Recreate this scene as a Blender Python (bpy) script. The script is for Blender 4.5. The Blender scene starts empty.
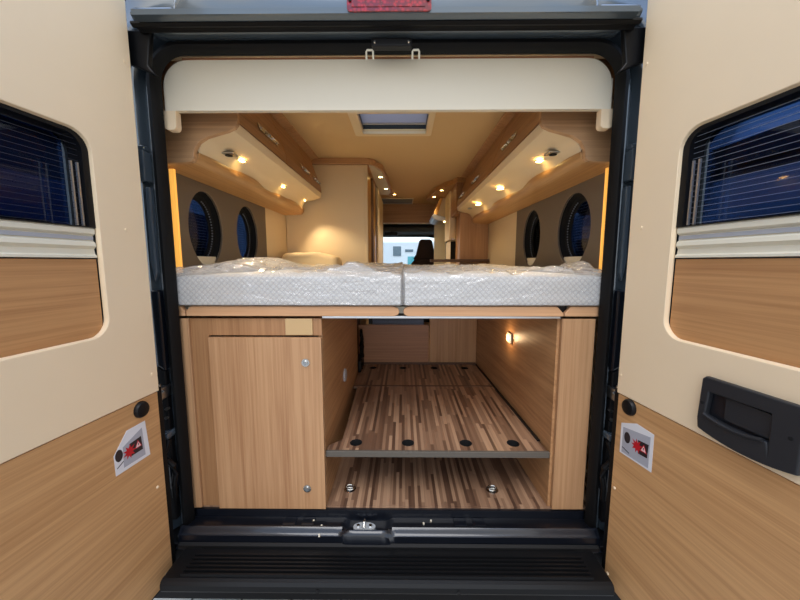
import bpy, bmesh, math, random
from mathutils import Vector, Matrix, noise
random.seed(7)
PI = math.pi
SC = bpy.context.scene
C = SC.collection

# ------------------------------------------------------------------ materials
def lin(c):
    return tuple((v/12.92 if v <= .04045 else ((v+.055)/1.055)**2.4) for v in (x/255 for x in c)) + (1,)

def new(name):
    m = bpy.data.materials.new(name); m.use_nodes = True
    n = m.node_tree.nodes; l = m.node_tree.links
    return m, n, l, n['Principled BSDF']

def plain(name, rgb, rough=.5, metal=0, coat=0, bump=0, bscale=60, var=0.0, spec=.5, sheen=0):
    m, n, l, b = new(name)
    b.inputs['Base Color'].default_value = lin(rgb)
    b.inputs['Roughness'].default_value = rough
    b.inputs['Metallic'].default_value = metal
    b.inputs['Coat Weight'].default_value = coat
    b.inputs['Coat Roughness'].default_value = .08
    b.inputs['Specular IOR Level'].default_value = spec
    b.inputs['Sheen Weight'].default_value = sheen
    tc = n.new('ShaderNodeTexCoord')
    nz = n.new('ShaderNodeTexNoise'); nz.inputs['Scale'].default_value = bscale; nz.inputs['Detail'].default_value = 4
    l.new(tc.outputs['Object'], nz.inputs['Vector'])
    if var:
        hs = n.new('ShaderNodeHueSaturation'); hs.inputs['Color'].default_value = lin(rgb)
        mr = n.new('ShaderNodeMapRange'); mr.inputs['To Min'].default_value = 1-var; mr.inputs['To Max'].default_value = 1+var
        l.new(nz.outputs['Fac'], mr.inputs['Value']); l.new(mr.outputs['Result'], hs.inputs['Value'])
        l.new(hs.outputs['Color'], b.inputs['Base Color'])
    if bump:
        bp = n.new('ShaderNodeBump'); bp.inputs['Strength'].default_value = bump; bp.inputs['Distance'].default_value = .002
        l.new(nz.outputs['Fac'], bp.inputs['Height']); l.new(bp.outputs['Normal'], b.inputs['Normal'])
    return m

def wood(name, c1, c2, grain='z', rough=.42, scale=1.0, coat=0.0):
    """oak/cherry style laminate: long streaks along the grain axis, fine pores"""
    m, n, l, b = new(name)
    tc = n.new('ShaderNodeTexCoord')
    def mp(across, along):
        mm = n.new('ShaderNodeMapping')
        s = [across*scale]*3; s['xyz'.index(grain)] = along*scale
        mm.inputs['Scale'].default_value = s
        l.new(tc.outputs['Object'], mm.inputs['Vector']); return mm
    a = mp(9, .55); nz = n.new('ShaderNodeTexNoise'); nz.inputs['Scale'].default_value = 1; nz.inputs['Detail'].default_value = 5; nz.inputs['Distortion'].default_value = .6
    l.new(a.outputs[0], nz.inputs['Vector'])
    f = mp(90, 1.6); nf = n.new('ShaderNodeTexNoise'); nf.inputs['Scale'].default_value = 1; nf.inputs['Detail'].default_value = 3
    l.new(f.outputs[0], nf.inputs['Vector'])
    p = mp(420, 7); npz = n.new('ShaderNodeTexNoise'); npz.inputs['Scale'].default_value = 1; npz.inputs['Detail'].default_value = 2
    l.new(p.outputs[0], npz.inputs['Vector'])
    m1 = n.new('ShaderNodeMath'); m1.operation = 'MULTIPLY_ADD'; m1.inputs[1].default_value = .5
    l.new(nf.outputs['Fac'], m1.inputs[0])
    m0 = n.new('ShaderNodeMath'); m0.operation = 'MULTIPLY'; m0.inputs[1].default_value = .42
    l.new(nz.outputs['Fac'], m0.inputs[0]); l.new(m0.outputs[0], m1.inputs[2])
    m2 = n.new('ShaderNodeMath'); m2.operation = 'MULTIPLY_ADD'; m2.inputs[1].default_value = .22
    l.new(npz.outputs['Fac'], m2.inputs[0]); l.new(m1.outputs[0], m2.inputs[2])
    r = n.new('ShaderNodeValToRGB')
    r.color_ramp.elements[0].position = .40; r.color_ramp.elements[0].color = lin(c2)
    r.color_ramp.elements[1].position = .66; r.color_ramp.elements[1].color = lin(c1)
    l.new(m2.outputs[0], r.inputs['Fac']); l.new(r.outputs['Color'], b.inputs['Base Color'])
    b.inputs['Roughness'].default_value = rough
    b.inputs['Coat Weight'].default_value = coat
    bp = n.new('ShaderNodeBump'); bp.inputs['Strength'].default_value = .12; bp.inputs['Distance'].default_value = .001
    l.new(npz.outputs['Fac'], bp.inputs['Height']); l.new(bp.outputs['Normal'], b.inputs['Normal'])
    return m

def emit(name, rgb, s):
    m, n, l, b = new(name)
    b.inputs['Base Color'].default_value = lin(rgb)
    b.inputs['Emission Color'].default_value = lin(rgb); b.inputs['Emission Strength'].default_value = s
    return m

def glass(name, tint, amount, rough=.02):
    """tinted acrylic pane: transparent tint under a fresnel gloss"""
    m, n, l, b = new(name); n.remove(b)
    out = n['Material Output']
    t = n.new('ShaderNodeBsdfTransparent'); t.inputs['Color'].default_value = tint
    g = n.new('ShaderNodeBsdfGlossy'); g.inputs['Roughness'].default_value = rough
    fr = n.new('ShaderNodeFresnel'); fr.inputs['IOR'].default_value = 1.5
    mu = n.new('ShaderNodeMath'); mu.operation = 'MULTIPLY'; mu.inputs[1].default_value = amount
    l.new(fr.outputs[0], mu.inputs[0])
    mx = n.new('ShaderNodeMixShader')
    l.new(mu.outputs[0], mx.inputs['Fac']); l.new(t.outputs[0], mx.inputs[1]); l.new(g.outputs[0], mx.inputs[2])
    l.new(mx.outputs[0], out.inputs['Surface'])
    return m

def plank_mat(name, rough=.4):
    """multi-strip floor: narrow strips along Y, random lengths and browns"""
    m, n, l, b = new(name)
    tc = n.new('ShaderNodeTexCoord'); sp = n.new('ShaderNodeSeparateXYZ'); l.new(tc.outputs['Object'], sp.inputs[0])
    def M(op, a, bb=None, c=None):
        q = n.new('ShaderNodeMath'); q.operation = op
        for i, v in enumerate((a, bb, c)):
            if v is None: continue
            if isinstance(v, (int, float)): q.inputs[i].default_value = v
            else: l.new(v, q.inputs[i])
        return q.outputs[0]
    col = M('FLOOR', M('DIVIDE', sp.outputs['X'], .0135))
    w1 = n.new('ShaderNodeTexWhiteNoise'); w1.noise_dimensions = '1D'; l.new(col, w1.inputs['W'])
    row = M('FLOOR', M('ADD', M('DIVIDE', sp.outputs['Y'], .34), M('MULTIPLY', w1.outputs['Value'], 7.3)))
    cb = n.new('ShaderNodeCombineXYZ'); l.new(col, cb.inputs[0]); l.new(row, cb.inputs[1])
    w2 = n.new('ShaderNodeTexWhiteNoise'); w2.noise_dimensions = '2D'; l.new(cb.outputs[0], w2.inputs['Vector'])
    r = n.new('ShaderNodeValToRGB'); r.color_ramp.interpolation = 'LINEAR'
    e = r.color_ramp.elements
    e[0].position = 0; e[0].color = lin((84, 60, 46)); e[1].position = 1; e[1].color = lin((172, 138, 110))
    k = e.new(.3); k.color = lin((112, 83, 64)); k = e.new(.6); k.color = lin((144, 112, 88))
    l.new(w2.outputs['Value'], r.inputs['Fac'])
    mp = n.new('ShaderNodeMapping'); mp.inputs['Scale'].default_value = (160, 4, 4); l.new(tc.outputs['Object'], mp.inputs['Vector'])
    nz = n.new('ShaderNodeTexNoise'); nz.inputs['Scale'].default_value = 1; l.new(mp.outputs[0], nz.inputs['Vector'])
    hs = n.new('ShaderNodeHueSaturation'); l.new(r.outputs['Color'], hs.inputs['Color'])
    l.new(M('MULTIPLY_ADD', nz.outputs['Fac'], .5, .75), hs.inputs['Value'])
    l.new(hs.outputs['Color'], b.inputs['Base Color'])
    b.inputs['Roughness'].default_value = rough
    return m

def quilt_mat():
    """white knitted ticking with a quilted diamond pattern"""
    m, n, l, b = new('mattress_ticking')
    tc = n.new('ShaderNodeTexCoord'); sp = n.new('ShaderNodeSeparateXYZ'); l.new(tc.outputs['Object'], sp.inputs[0])
    def M(op, a, bb=None):
        q = n.new('ShaderNodeMath'); q.operation = op
        for i, v in enumerate((a, bb)):
            if v is None: continue
            if isinstance(v, (int, float)): q.inputs[i].default_value = v
            else: l.new(v, q.inputs[i])
        return q.outputs[0]
    u = M('ADD', sp.outputs['X'], sp.outputs['Y']); v = M('ADD', sp.outputs['Z'], M('MULTIPLY', sp.outputs['Y'], .6))
    f = 290
    d1 = M('ABSOLUTE', M('SINE', M('MULTIPLY', M('ADD', u, v), f*.5)))
    d2 = M('ABSOLUTE', M('SINE', M('MULTIPLY', M('SUBTRACT', u, v), f*.5)))
    q = M('MULTIPLY', d1, d2)
    r = n.new('ShaderNodeValToRGB')
    r.color_ramp.elements[0].position = .0; r.color_ramp.elements[0].color = lin((208, 206, 204))
    r.color_ramp.elements[1].position = .55; r.color_ramp.elements[1].color = lin((236, 235, 232))
    l.new(q, r.inputs['Fac']); l.new(r.outputs['Color'], b.inputs['Base Color'])
    bp = n.new('ShaderNodeBump'); bp.inputs['Strength'].default_value = .4; bp.inputs['Distance'].default_value = .003
    l.new(q, bp.inputs['Height']); l.new(bp.outputs['Normal'], b.inputs['Normal'])
    b.inputs['Roughness'].default_value = .9
    return m

def film_mat():
    m, n, l, b = new('plastic_film'); n.remove(b); out = n['Material Output']
    tc = n.new('ShaderNodeTexCoord')
    mp = n.new('ShaderNodeMapping'); mp.inputs['Scale'].default_value = (5, 7, 16); l.new(tc.outputs['Object'], mp.inputs['Vector'])
    nz = n.new('ShaderNodeTexNoise'); nz.inputs['Scale'].default_value = 1.6; nz.inputs['Detail'].default_value = 4; nz.inputs['Distortion'].default_value = 1.6
    l.new(mp.outputs[0], nz.inputs['Vector'])
    bp = n.new('ShaderNodeBump'); bp.inputs['Strength'].default_value = .8; bp.inputs['Distance'].default_value = .02
    l.new(nz.outputs['Fac'], bp.inputs['Height'])
    t = n.new('ShaderNodeBsdfTransparent'); t.inputs['Color'].default_value = (.97, .97, .97, 1)
    d = n.new('ShaderNodeBsdfDiffuse'); d.inputs['Color'].default_value = (.8, .79, .78, 1)
    g = n.new('ShaderNodeBsdfGlossy'); g.inputs['Roughness'].default_value = .10
    l.new(bp.outputs['Normal'], g.inputs['Normal'])
    m1 = n.new('ShaderNodeMixShader'); m1.inputs['Fac'].default_value = .30
    l.new(t.outputs[0], m1.inputs[1]); l.new(d.outputs[0], m1.inputs[2])
    fr = n.new('ShaderNodeFresnel'); fr.inputs['IOR'].default_value = 1.45; l.new(bp.outputs['Normal'], fr.inputs['Normal'])
    mu = n.new('ShaderNodeMath'); mu.operation = 'MULTIPLY_ADD'; mu.inputs[1].default_value = 1.0; mu.inputs[2].default_value = .05
    l.new(fr.outputs[0], mu.inputs[0])
    cl = n.new('ShaderNodeMath'); cl.operation = 'MINIMUM'; cl.inputs[1].default_value = .55; l.new(mu.outputs[0], cl.inputs[0])
    m2 = n.new('ShaderNodeMixShader'); l.new(cl.outputs[0], m2.inputs['Fac'])
    l.new(m1.outputs[0], m2.inputs[1]); l.new(g.outputs[0], m2.inputs[2]); l.new(m2.outputs[0], out.inputs['Surface'])
    return m

def blind_mat(rgb, name):
    m, n, l, b = new(name)
    b.inputs['Base Color'].default_value = lin(rgb); b.inputs['Roughness'].default_value = .8
    b.inputs['Transmission Weight'].default_value = 0
    out = n['Material Output']
    tr = n.new('ShaderNodeBsdfTranslucent'); tr.inputs['Color'].default_value = lin(rgb)
    mx = n.new('ShaderNodeMixShader'); mx.inputs['Fac'].default_value = .5
    l.new(b.outputs[0], mx.inputs[1]); l.new(tr.outputs[0], mx.inputs[2]); l.new(mx.outputs[0], out.inputs['Surface'])
    return m

def lens_mat():
    m, n, l, b = new('red_lens')
    tc = n.new('ShaderNodeTexCoord'); vo = n.new('ShaderNodeTexVoronoi'); vo.inputs['Scale'].default_value = 90
    l.new(tc.outputs['Object'], vo.inputs['Vector'])
    r = n.new('ShaderNodeValToRGB'); r.color_ramp.elements[0].color = lin((190, 14, 26)); r.color_ramp.elements[1].color = lin((110, 3, 14)); r.color_ramp.elements[1].position = .6
    l.new(vo.outputs['Distance'], r.inputs['Fac']); l.new(r.outputs['Color'], b.inputs['Base Color'])
    b.inputs['Roughness'].default_value = .12; b.inputs['Coat Weight'].default_value = .6
    bp = n.new('ShaderNodeBump'); bp.inputs['Strength'].default_value = .12; bp.inputs['Distance'].default_value = .001
    l.new(vo.outputs['Distance'], bp.inputs['Height']); l.new(bp.outputs['Normal'], b.inputs['Normal'])
    return m

def paving_mat():
    m, n, l, b = new('paving_slabs')
    tc = n.new('ShaderNodeTexCoord'); br = n.new('ShaderNodeTexBrick')
    br.inputs['Scale'].default_value = 1; br.inputs['Brick Width'].default_value = .24; br.inputs['Row Height'].default_value = .16
    br.inputs['Mortar Size'].default_value = .006; br.inputs['Color1'].default_value = lin((150, 150, 146)); br.inputs['Color2'].default_value = lin((168, 166, 160))
    br.inputs['Mortar'].default_value = lin((70, 70, 66))
    l.new(tc.outputs['Object'], br.inputs['Vector']); l.new(br.outputs['Color'], b.inputs['Base Color'])
    b.inputs['Roughness'].default_value = .9
    return m

M = dict(
 cream=plain('cream_trim', (246, 222, 186), .55, var=.02, bscale=8, bump=.05),
 cream_in=plain('cream_board', (226, 208, 176), .5),
 cream_under=plain('cream_locker_underside', (232, 212, 178), .5),
 white=plain('offwhite_plastic', (230, 223, 202), .4),
 valance=plain('valance_laminate', (234, 224, 202), .42),
 brown_edge=plain('brown_edging', (176, 120, 84), .5),
 oak_h=wood('oak_horizontal', (214, 166, 114), (184, 136, 88), 'x'),
 oak_ins=wood('oak_insert', (198, 148, 98), (168, 118, 74), 'x', scale=1.0),
 oak_v=wood('oak_vertical', (188, 146, 106), (156, 112, 76), 'z'),
 oak_shaded=wood('oak_frame_shaded', (172, 128, 88), (140, 98, 62), 'z'),  # darker copy of the door oak: shading beside the proud door put into colour
 oak_side=wood('oak_side_board', (188, 142, 98), (154, 108, 70), 'y'),
 oak_y=wood('oak_locker_front', (176, 132, 90), (140, 98, 62), 'y'),
 oak_dark=wood('walnut_end_panel', (202, 160, 118), (170, 128, 90), 'x'),
 oak_rail=wood('oak_rail', (212, 166, 124), (188, 140, 100), 'x'),
 oak_back=wood('walnut_back_board', (176, 130, 98), (148, 106, 80), 'x'),
 oak_beam=wood('oak_beam', (196, 152, 100), (168, 124, 78), 'y', rough=.42),
 gold=wood('gold_tambour', (196, 150, 88), (150, 104, 60), 'z', rough=.3),
 dkbrown=plain('dark_brown_board', (92, 66, 50), .5),
 planks=plank_mat('strip_floor'),
 greyedge=plain('grey_edge_profile', (92, 86, 78), .45),
 panel=plain('taupe_fabric_panel', (112, 100, 86), .8, bump=.3, bscale=240, var=.12),
 paint=plain('blue_grey_paint', (86, 98, 108), .24, metal=.3, coat=.8),
 paint_dark=plain('dark_blue_paint', (20, 25, 34), .3, metal=.3, coat=.6),
 sillpaint=plain('navy_sill_paint', (15, 19, 28), .3, metal=.3, coat=.5),
 rubber=plain('black_rubber', (11, 11, 12), .55, bump=.1, spec=.25),
 black=plain('black_plastic', (14, 14, 16), .45, bump=.1, bscale=300, spec=.3),
 bumper=plain('bumper_plastic', (14, 15, 17), .42, bump=.15, bscale=500, spec=.3),
 handle=plain('handle_plastic', (36, 38, 42), .5, bump=.25, bscale=400),
 recess=plain('handle_recess', (24, 26, 32), .3),
 void=plain('black_hole', (8, 8, 9), .9),
 chrome=plain('chrome', (220, 218, 212), .16, metal=1),
 steel=plain('zinc_steel', (186, 190, 192), .3, metal=1),
 alu=plain('brushed_aluminium', (205, 206, 206), .35, metal=.9),
 grey=plain('light_grey_plastic', (176, 178, 184), .5),
 ceil=plain('ceiling_vinyl', (214, 186, 142), .7, bump=.1),
 hat=plain('headliner', (108, 110, 108), .9),
 seat=plain('seat_fabric', (66, 52, 50), .85, bump=.2),
 film=film_mat(), quilt=quilt_mat(),
 lens=lens_mat(), warm=emit('warm_led', (255, 214, 130), 16), strip=emit('led_strip_glow', (255, 186, 84), .42),
 amber=emit('amber_lamp', (255, 190, 120), 2.2),
 tint=glass('tinted_acrylic', (.13, .21, .36, 1), .8),
 tint_dark=glass('dark_tinted_acrylic', (.05, .07, .11, 1), 1.0),
 clear=glass('clear_glass', (.88, .95, .98, 1), .5),
 hatchblind=blind_mat((158, 153, 162), 'pleated_blind'),
 paper=plain('sticker_paper', (232, 232, 236), .4), sgrey=plain('sticker_grey', (176, 178, 188), .4),
 sdark=plain('sticker_dark', (40, 36, 42), .4), sred=plain('sticker_red', (196, 24, 40), .4), spink=plain('sticker_pink', (244, 206, 206), .4),
 mhwhite=plain('motorhome_white', (236, 238, 240), .4), mhwin=plain('motorhome_window', (96, 116, 128), .2),
 mhteal=plain('motorhome_window_teal', (90, 176, 184), .3),
 wall=plain('grey_cladding', (60, 64, 72), .7), roofm=plain('dark_roof', (44, 46, 52), .7),
 vanblue=plain('van_blue', (40, 62, 104), .35, coat=.5), vansilver=plain('van_silver', (168, 176, 186), .35, metal=.4, coat=.5),
 darkwin=plain('dark_window', (20, 24, 32), .15), paving=paving_mat(),
 pillow=plain('pillow_cotton', (226, 206, 170), .9, bump=.2, bscale=12),
 cord=plain('shaded_cord', (34, 37, 46), .7), cord_lit=plain('lit_cord', (112, 118, 130), .6),  # same blind cords twice: shaded and lit tone put into the colour
 strikerplate=plain('striker_zinc', (196, 202, 206), .4, metal=.35),
 ventblue=plain('vent_blue_grey', (112, 128, 160), .4),
 beige=plain('beige_tag', (196, 164, 118), .6),
)

# ------------------------------------------------------------------ builders
ORG = {}
def obj(name, bm, mat, parent=None, bev=0, smooth=False, local=False, seg=2):
    bmesh.ops.recalc_face_normals(bm, faces=bm.faces[:])
    me = bpy.data.meshes.new(name); 
    if parent is None:
        vs = [v.co for v in bm.verts]
        o0 = Vector(((min(v.x for v in vs)+max(v.x for v in vs))/2, (min(v.y for v in vs)+max(v.y for v in vs))/2, min(v.z for v in vs)))
    else:
        o0 = Vector((0, 0, 0)) if local else ORG[parent.name]
    bmesh.ops.translate(bm, verts=bm.verts[:], vec=-o0)
    bm.to_mesh(me); bm.free()
    me.materials.append(M[mat])
    o = bpy.data.objects.new(name, me); C.objects.link(o)
    if parent is None: o.location = o0
    else: o.parent = parent
    ORG[o.name] = o0
    if smooth:
        for p in me.polygons: p.use_smooth = True
        try: me.set_sharp_from_angle(angle=math.radians(38))
        except Exception: pass
    if bev:
        b = o.modifiers.new('bevel', 'BEVEL'); b.width = bev; b.segments = seg; b.limit_method = 'ANGLE'; b.angle_limit = math.radians(40)
    return o

def tag(o, label=None, cat=None, group=None, kind=None):
    if label: o['label'] = label
    if cat: o['category'] = cat
    if group: o['group'] = group
    if kind: o['kind'] = kind
    return o

def thing(name, label, cat, loc=(0, 0, 0), rz=0, group=None, kind=None):
    o = bpy.data.objects.new(name, None); C.objects.link(o); o.empty_display_size = .1
    o.location = loc; o.rotation_euler = (0, 0, rz); ORG[o.name] = Vector(loc)
    return tag(o, label, cat, group, kind)

def B(): return bmesh.new()
def box(bm, x0, x1, y0, y1, z0, z1):
    v = [bm.verts.new((x, y, z)) for x in (x0, x1) for y in (y0, y1) for z in (z0, z1)]
    for f in ((0,1,3,2),(4,6,7,5),(0,4,5,1),(2,3,7,6),(0,2,6,4),(1,5,7,3)): bm.faces.new([v[i] for i in f])
    return bm
def bx(*a): return box(B(), *a)
def prism(bm, pts, plane, a0, a1, holes=()):
    """2D outline (with holes) in plane xz/yz/xy pushed from a0 to a1 along the third axis"""
    def P(p, a):
        return {'xz': (p[0], a, p[1]), 'yz': (a, p[0], p[1]), 'xy': (p[0], p[1], a)}[plane]
    edges = []; verts = []; n0 = []
    for lp in [pts]+list(holes):
        vs = [bm.verts.new(P(p, a0)) for p in lp]; n0.append(vs)
        for i in range(len(vs)): edges.append(bm.edges.new((vs[i], vs[(i+1) % len(vs)])))
        verts += vs
    r = bmesh.ops.triangle_fill(bm, edges=edges, use_beauty=True)
    faces = [f for f in r['geom'] if isinstance(f, bmesh.types.BMFace)]
    mp = {}
    loops = [pts]+list(holes)
    for vs, lp in zip(n0, loops):
        for v, p in zip(vs, lp): mp[v] = bm.verts.new(P(p, a1))
    for f in faces: bm.faces.new([mp[v] for v in reversed(f.verts)])
    for vs in n0:
        for i in range(len(vs)):
            a, b = vs[i], vs[(i+1) % len(vs)]
            bm.faces.new((a, b, mp[b], mp[a]))
    bmesh.ops.dissolve_limit(bm, angle_limit=.001, verts=bm.verts[:], edges=bm.edges[:]) if not holes else None
    return bm
def pr(*a, **k): return prism(B(), *a, **k)
def cyl(bm, p0, p1, r0, r1=None, n=24):
    r1 = r0 if r1 is None else r1
    p0 = Vector(p0); p1 = Vector(p1); d = (p1-p0); q = d.to_track_quat('Z', 'Y')
    a = []; b = []
    for i in range(n):
        t = 2*PI*i/n; u = Vector((math.cos(t), math.sin(t), 0))
        a.append(bm.verts.new(p0+q@(u*r0))); b.append(bm.verts.new(p1+q@(u*r1)))
    for i in range(n): bm.faces.new((a[i], a[(i+1) % n], b[(i+1) % n], b[i]))
    bm.faces.new(list(reversed(a))); bm.faces.new(b)
    return bm
def ring(bm, c, d, ri, ro, h, n=28):
    """flat washer at c with axis d, depth h"""
    c = Vector(c); q = Vector(d).to_track_quat('Z', 'Y'); V = []
    for (r, z) in ((ri, 0), (ro, 0), (ro, h*.5), ((ro+ri)/2, h), (ri, h*.6)):
        V.append([bm.verts.new(c+q@Vector((r*math.cos(2*PI*i/n), r*math.sin(2*PI*i/n), z))) for i in range(n)])
    for k in range(len(V)):
        A = V[k]; D = V[(k+1) % len(V)]
        for i in range(n): bm.faces.new((A[i], A[(i+1) % n], D[(i+1) % n], D[i]))
    return bm
def tube(bm, pts, r, n=10, cap=True):
    pts = [Vector(p) for p in pts]; rings = []
    up = Vector((0, 0, 1))
    for i, p in enumerate(pts):
        d = (pts[min(i+1, len(pts)-1)]-pts[max(i-1, 0)]).normalized()
        a = d.cross(up)
        if a.length < .1: a = d.cross(Vector((0, 1, 0)))
        a.normalize(); b = d.cross(a).normalized()
        rings.append([bm.verts.new(p+a*(r*math.cos(2*PI*k/n))+b*(r*math.sin(2*PI*k/n))) for k in range(n)])
    for i in range(len(rings)-1):
        for k in range(n): bm.faces.new((rings[i][k], rings[i][(k+1) % n], rings[i+1][(k+1) % n], rings[i+1][k]))
    if cap: bm.faces.new(list(reversed(rings[0]))); bm.faces.new(rings[-1])
    return bm
def extr(bm, prof, plane, a0, a1, closed=True):
    """open or closed polyline profile extruded as a surface strip between a0 and a1"""
    def P(p, a): return {'xz': (p[0], a, p[1]), 'yz': (a, p[0], p[1]), 'xy': (p[0], p[1], a)}[plane]
    A = [bm.verts.new(P(p, a0)) for p in prof]; D = [bm.verts.new(P(p, a1)) for p in prof]
    for i in range(len(prof)-(0 if closed else 1)):
        j = (i+1) % len(prof); bm.faces.new((A[i], A[j], D[j], D[i]))
    if closed: bm.faces.new(A); bm.faces.new(list(reversed(D)))
    return bm
def rrect(x0, x1, y0, y1, r, n=6, corners=(1, 1, 1, 1)):
    pts = []
    for k, (cx, cy, a) in enumerate(((x1-r, y1-r, 0), (x0+r, y1-r, 90), (x0+r, y0+r, 180), (x1-r, y0+r, 270))):
        if corners[k]:
            for i in range(n+1):
                t = math.radians(a+90*i/n); pts.append((cx+r*math.cos(t), cy+r*math.sin(t)))
        else: pts.append(((x1, y1), (x0, y1), (x0, y0), (x1, y0))[k])
    return pts
def ell(cx, cy, rx, ry, n=36): return [(cx+rx*math.cos(2*PI*i/n), cy+ry*math.sin(2*PI*i/n)) for i in range(n)]
def sweep(bm, path, prof, closed_prof=True):
    """path: 2D (x,z) opening outline with outward normals; prof: (outward offset, y)"""
    n = len(path); rows = []
    for i in range(n):
        p = Vector(path[i]); a = Vector(path[max(i-1, 0)]); b = Vector(path[min(i+1, n-1)])
        d = (b-a).normalized(); nn = Vector((-d.y, d.x))
        rows.append([bm.verts.new((p.x+nn.x*o, y, p.y+nn.y*o)) for o, y in prof])
    m = len(prof)
    for i in range(n-1):
        for k in range(m if closed_prof else m-1):
            bm.faces.new((rows[i][k], rows[i][(k+1) % m], rows[i+1][(k+1) % m], rows[i+1][k]))
    if closed_prof: bm.faces.new(rows[0]); bm.faces.new(list(reversed(rows[-1])))
    return bm
def blight(name, parent, loc, energy, color, kind='SPOT', size=.03, angle=150, rot=(0, 0, 0)):
    L = bpy.data.lights.new(name, kind); L.energy = energy; L.color = color
    if kind == 'SPOT': L.spot_size = math.radians(angle); L.spot_blend = .6; L.shadow_soft_size = size
    if kind == 'POINT': L.shadow_soft_size = size
    o = bpy.data.objects.new(name, L); C.objects.link(o)
    o.parent = parent; o.location = Vector(loc)-(ORG[parent.name] if parent else Vector((0, 0, 0))); o.rotation_euler = rot
    return o
SGN = {'left': -1, 'right': 1}
def mx(pts, s): return [(s*p[0], p[1]) for p in pts]

# ================================================================== VAN BODY
body = thing('van_body', 'blue-grey camper van body with black rubber seal around the open rear', 'van', (0, 0, -.3))
# opening outline: starts bottom right, goes up, across the top and down the left (outward normal on the right of travel)
def opening(r=.09, x=.785, z0=.0, z1=1.706, rb=.03):
    p = [(-x, z0)]
    for i in range(9):
        t = math.radians(180-90*i/8); p.append((-x+r+r*math.cos(t), z1-r+r*math.sin(t)))
    for i in range(9):
        t = math.radians(90-90*i/8); p.append((x-r+r*math.cos(t), z1-r+r*math.sin(t)))
    p.append((x, z0)); return p
op = opening(z0=-.06)
seal = [(0, -.02), (.004, -.045), (.014, -.058), (.026, -.055), (.034, -.04), (.034, -.015), (.02, -.01)]
obj('weather_seal', sweep(B(), op, seal), 'rubber', body, smooth=True)
# painted door frame, ridged channels outside the seal
fr = [(.030, -.012), (.036, -.03), (.044, -.034), (.052, -.026), (.058, -.022), (.064, -.034), (.074, -.05), (.084, -.050), (.092, -.036), (.1, -.03), (.108, -.04), (.116, -.06), (.135, -.062), (.16, -.05), (.22, -.04), (.22, .0), (.03, .0)]
op2 = opening(z0=-.06, r=.10)
side_l = [p for p in op2 if p[0] < 0 and p[1] < 1.70]
obj('door_frame', sweep(B(), op2, fr), 'paint_frame' if 'paint_frame' in M else 'paint', body, smooth=True)
# roof edge above the doors
prof = [(-.13, 1.733), (-.165, 1.730), (-.175, 1.738), (-.178, 1.78), (-.165, 1.83), (-.12, 1.89), (-.04, 1.93), (.1, 1.95), (.1, 1.84), (-.05, 1.82), (-.13, 1.80)]
bm = B(); rows = []
xs = [-.66, -.65, -.63, -.58, -.4, 0, .4, .58, .63, .65, .66]; sq = [.15, .5, .75, .95, 1, 1, 1, .95, .75, .5, .15]
for x, s in zip(xs, sq):
    rows.append([bm.verts.new((x, y if z < 1.75 and y < -.1 and False else (-.10+(y+.10)*s if y < -.10 else y), 1.738+(z-1.738)*(s*.7+.3))) for y, z in prof])
for i in range(len(rows)-1):
    for k in range(len(prof)): bm.faces.new((rows[i][k], rows[i][(k+1) % len(prof)], rows[i+1][(k+1) % len(prof)], rows[i+1][k]))
bm.faces.new(rows[0]); bm.faces.new(list(reversed(rows[-1])))
obj('roof_edge', bm, 'paint', body, smooth=True)
obj('roof_gutter', extr(B(), [(-.166, 1.7255), (-.180, 1.7275), (-.182, 1.742), (-.09, 1.748), (-.05, 1.742), (-.05, 1.735)], 'yz', -.748, .748), 'paint', body, smooth=True)
for s in (-1, 1):
    obj('roof_corner', extr(B(), [(-.12, 1.748), (-.135, 1.765), (-.12, 1.79), (-.07, 1.80), (-.03, 1.80), (-.03, 1.748)], 'yz', s*.665, s*.79), 'paint', body, smooth=True, bev=.006)
obj('top_gasket', extr(B(), [(-.150, 1.731), (-.151, 1.724), (-.142, 1.719), (-.132, 1.722), (-.128, 1.729), (-.118, 1.728), (-.110, 1.722), (-.098, 1.730), (-.094, 1.745), (-.12, 1.748)], 'yz', -.777, .777), 'rubber', body, smooth=True)
for s in (-1, 1):
    obj('corner_bracket', pr([(s*.742, 1.60), (s*.765, 1.63), (s*.75, 1.735), (s*.825, 1.735), (s*.83, 1.635), (s*.80, 1.625)], 'xz', -.085, -.105), 'black', body, bev=.004)
# central top latch cover
la = obj('latch_cover', bx(-.045, .085, -.098, -.07, 1.688, 1.712), 'black', body, bev=.004)
for x in (-.034, .074): obj('screw', cyl(B(), (x, -.099, 1.698), (x, -.104, 1.698), .0045, .003, 12), 'chrome', la)
# third brake light
bl = obj('brake_light', pr(rrect(-.108, .139, 1.729, 1.83, .008), 'xz', -.155, -.186), 'lens', body, bev=.004)
for k in range(5):
    x = -.095+k*.044
    obj('lens_segment', bx(x, x+.040, -.188, -.185, 1.739, 1.80), 'lens', bl, bev=.002)
for x in (-.098, .129): obj('screw', cyl(B(), (x, -.187, 1.758), (x, -.190, 1.758), .005, n=12), 'void', bl)
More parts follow.
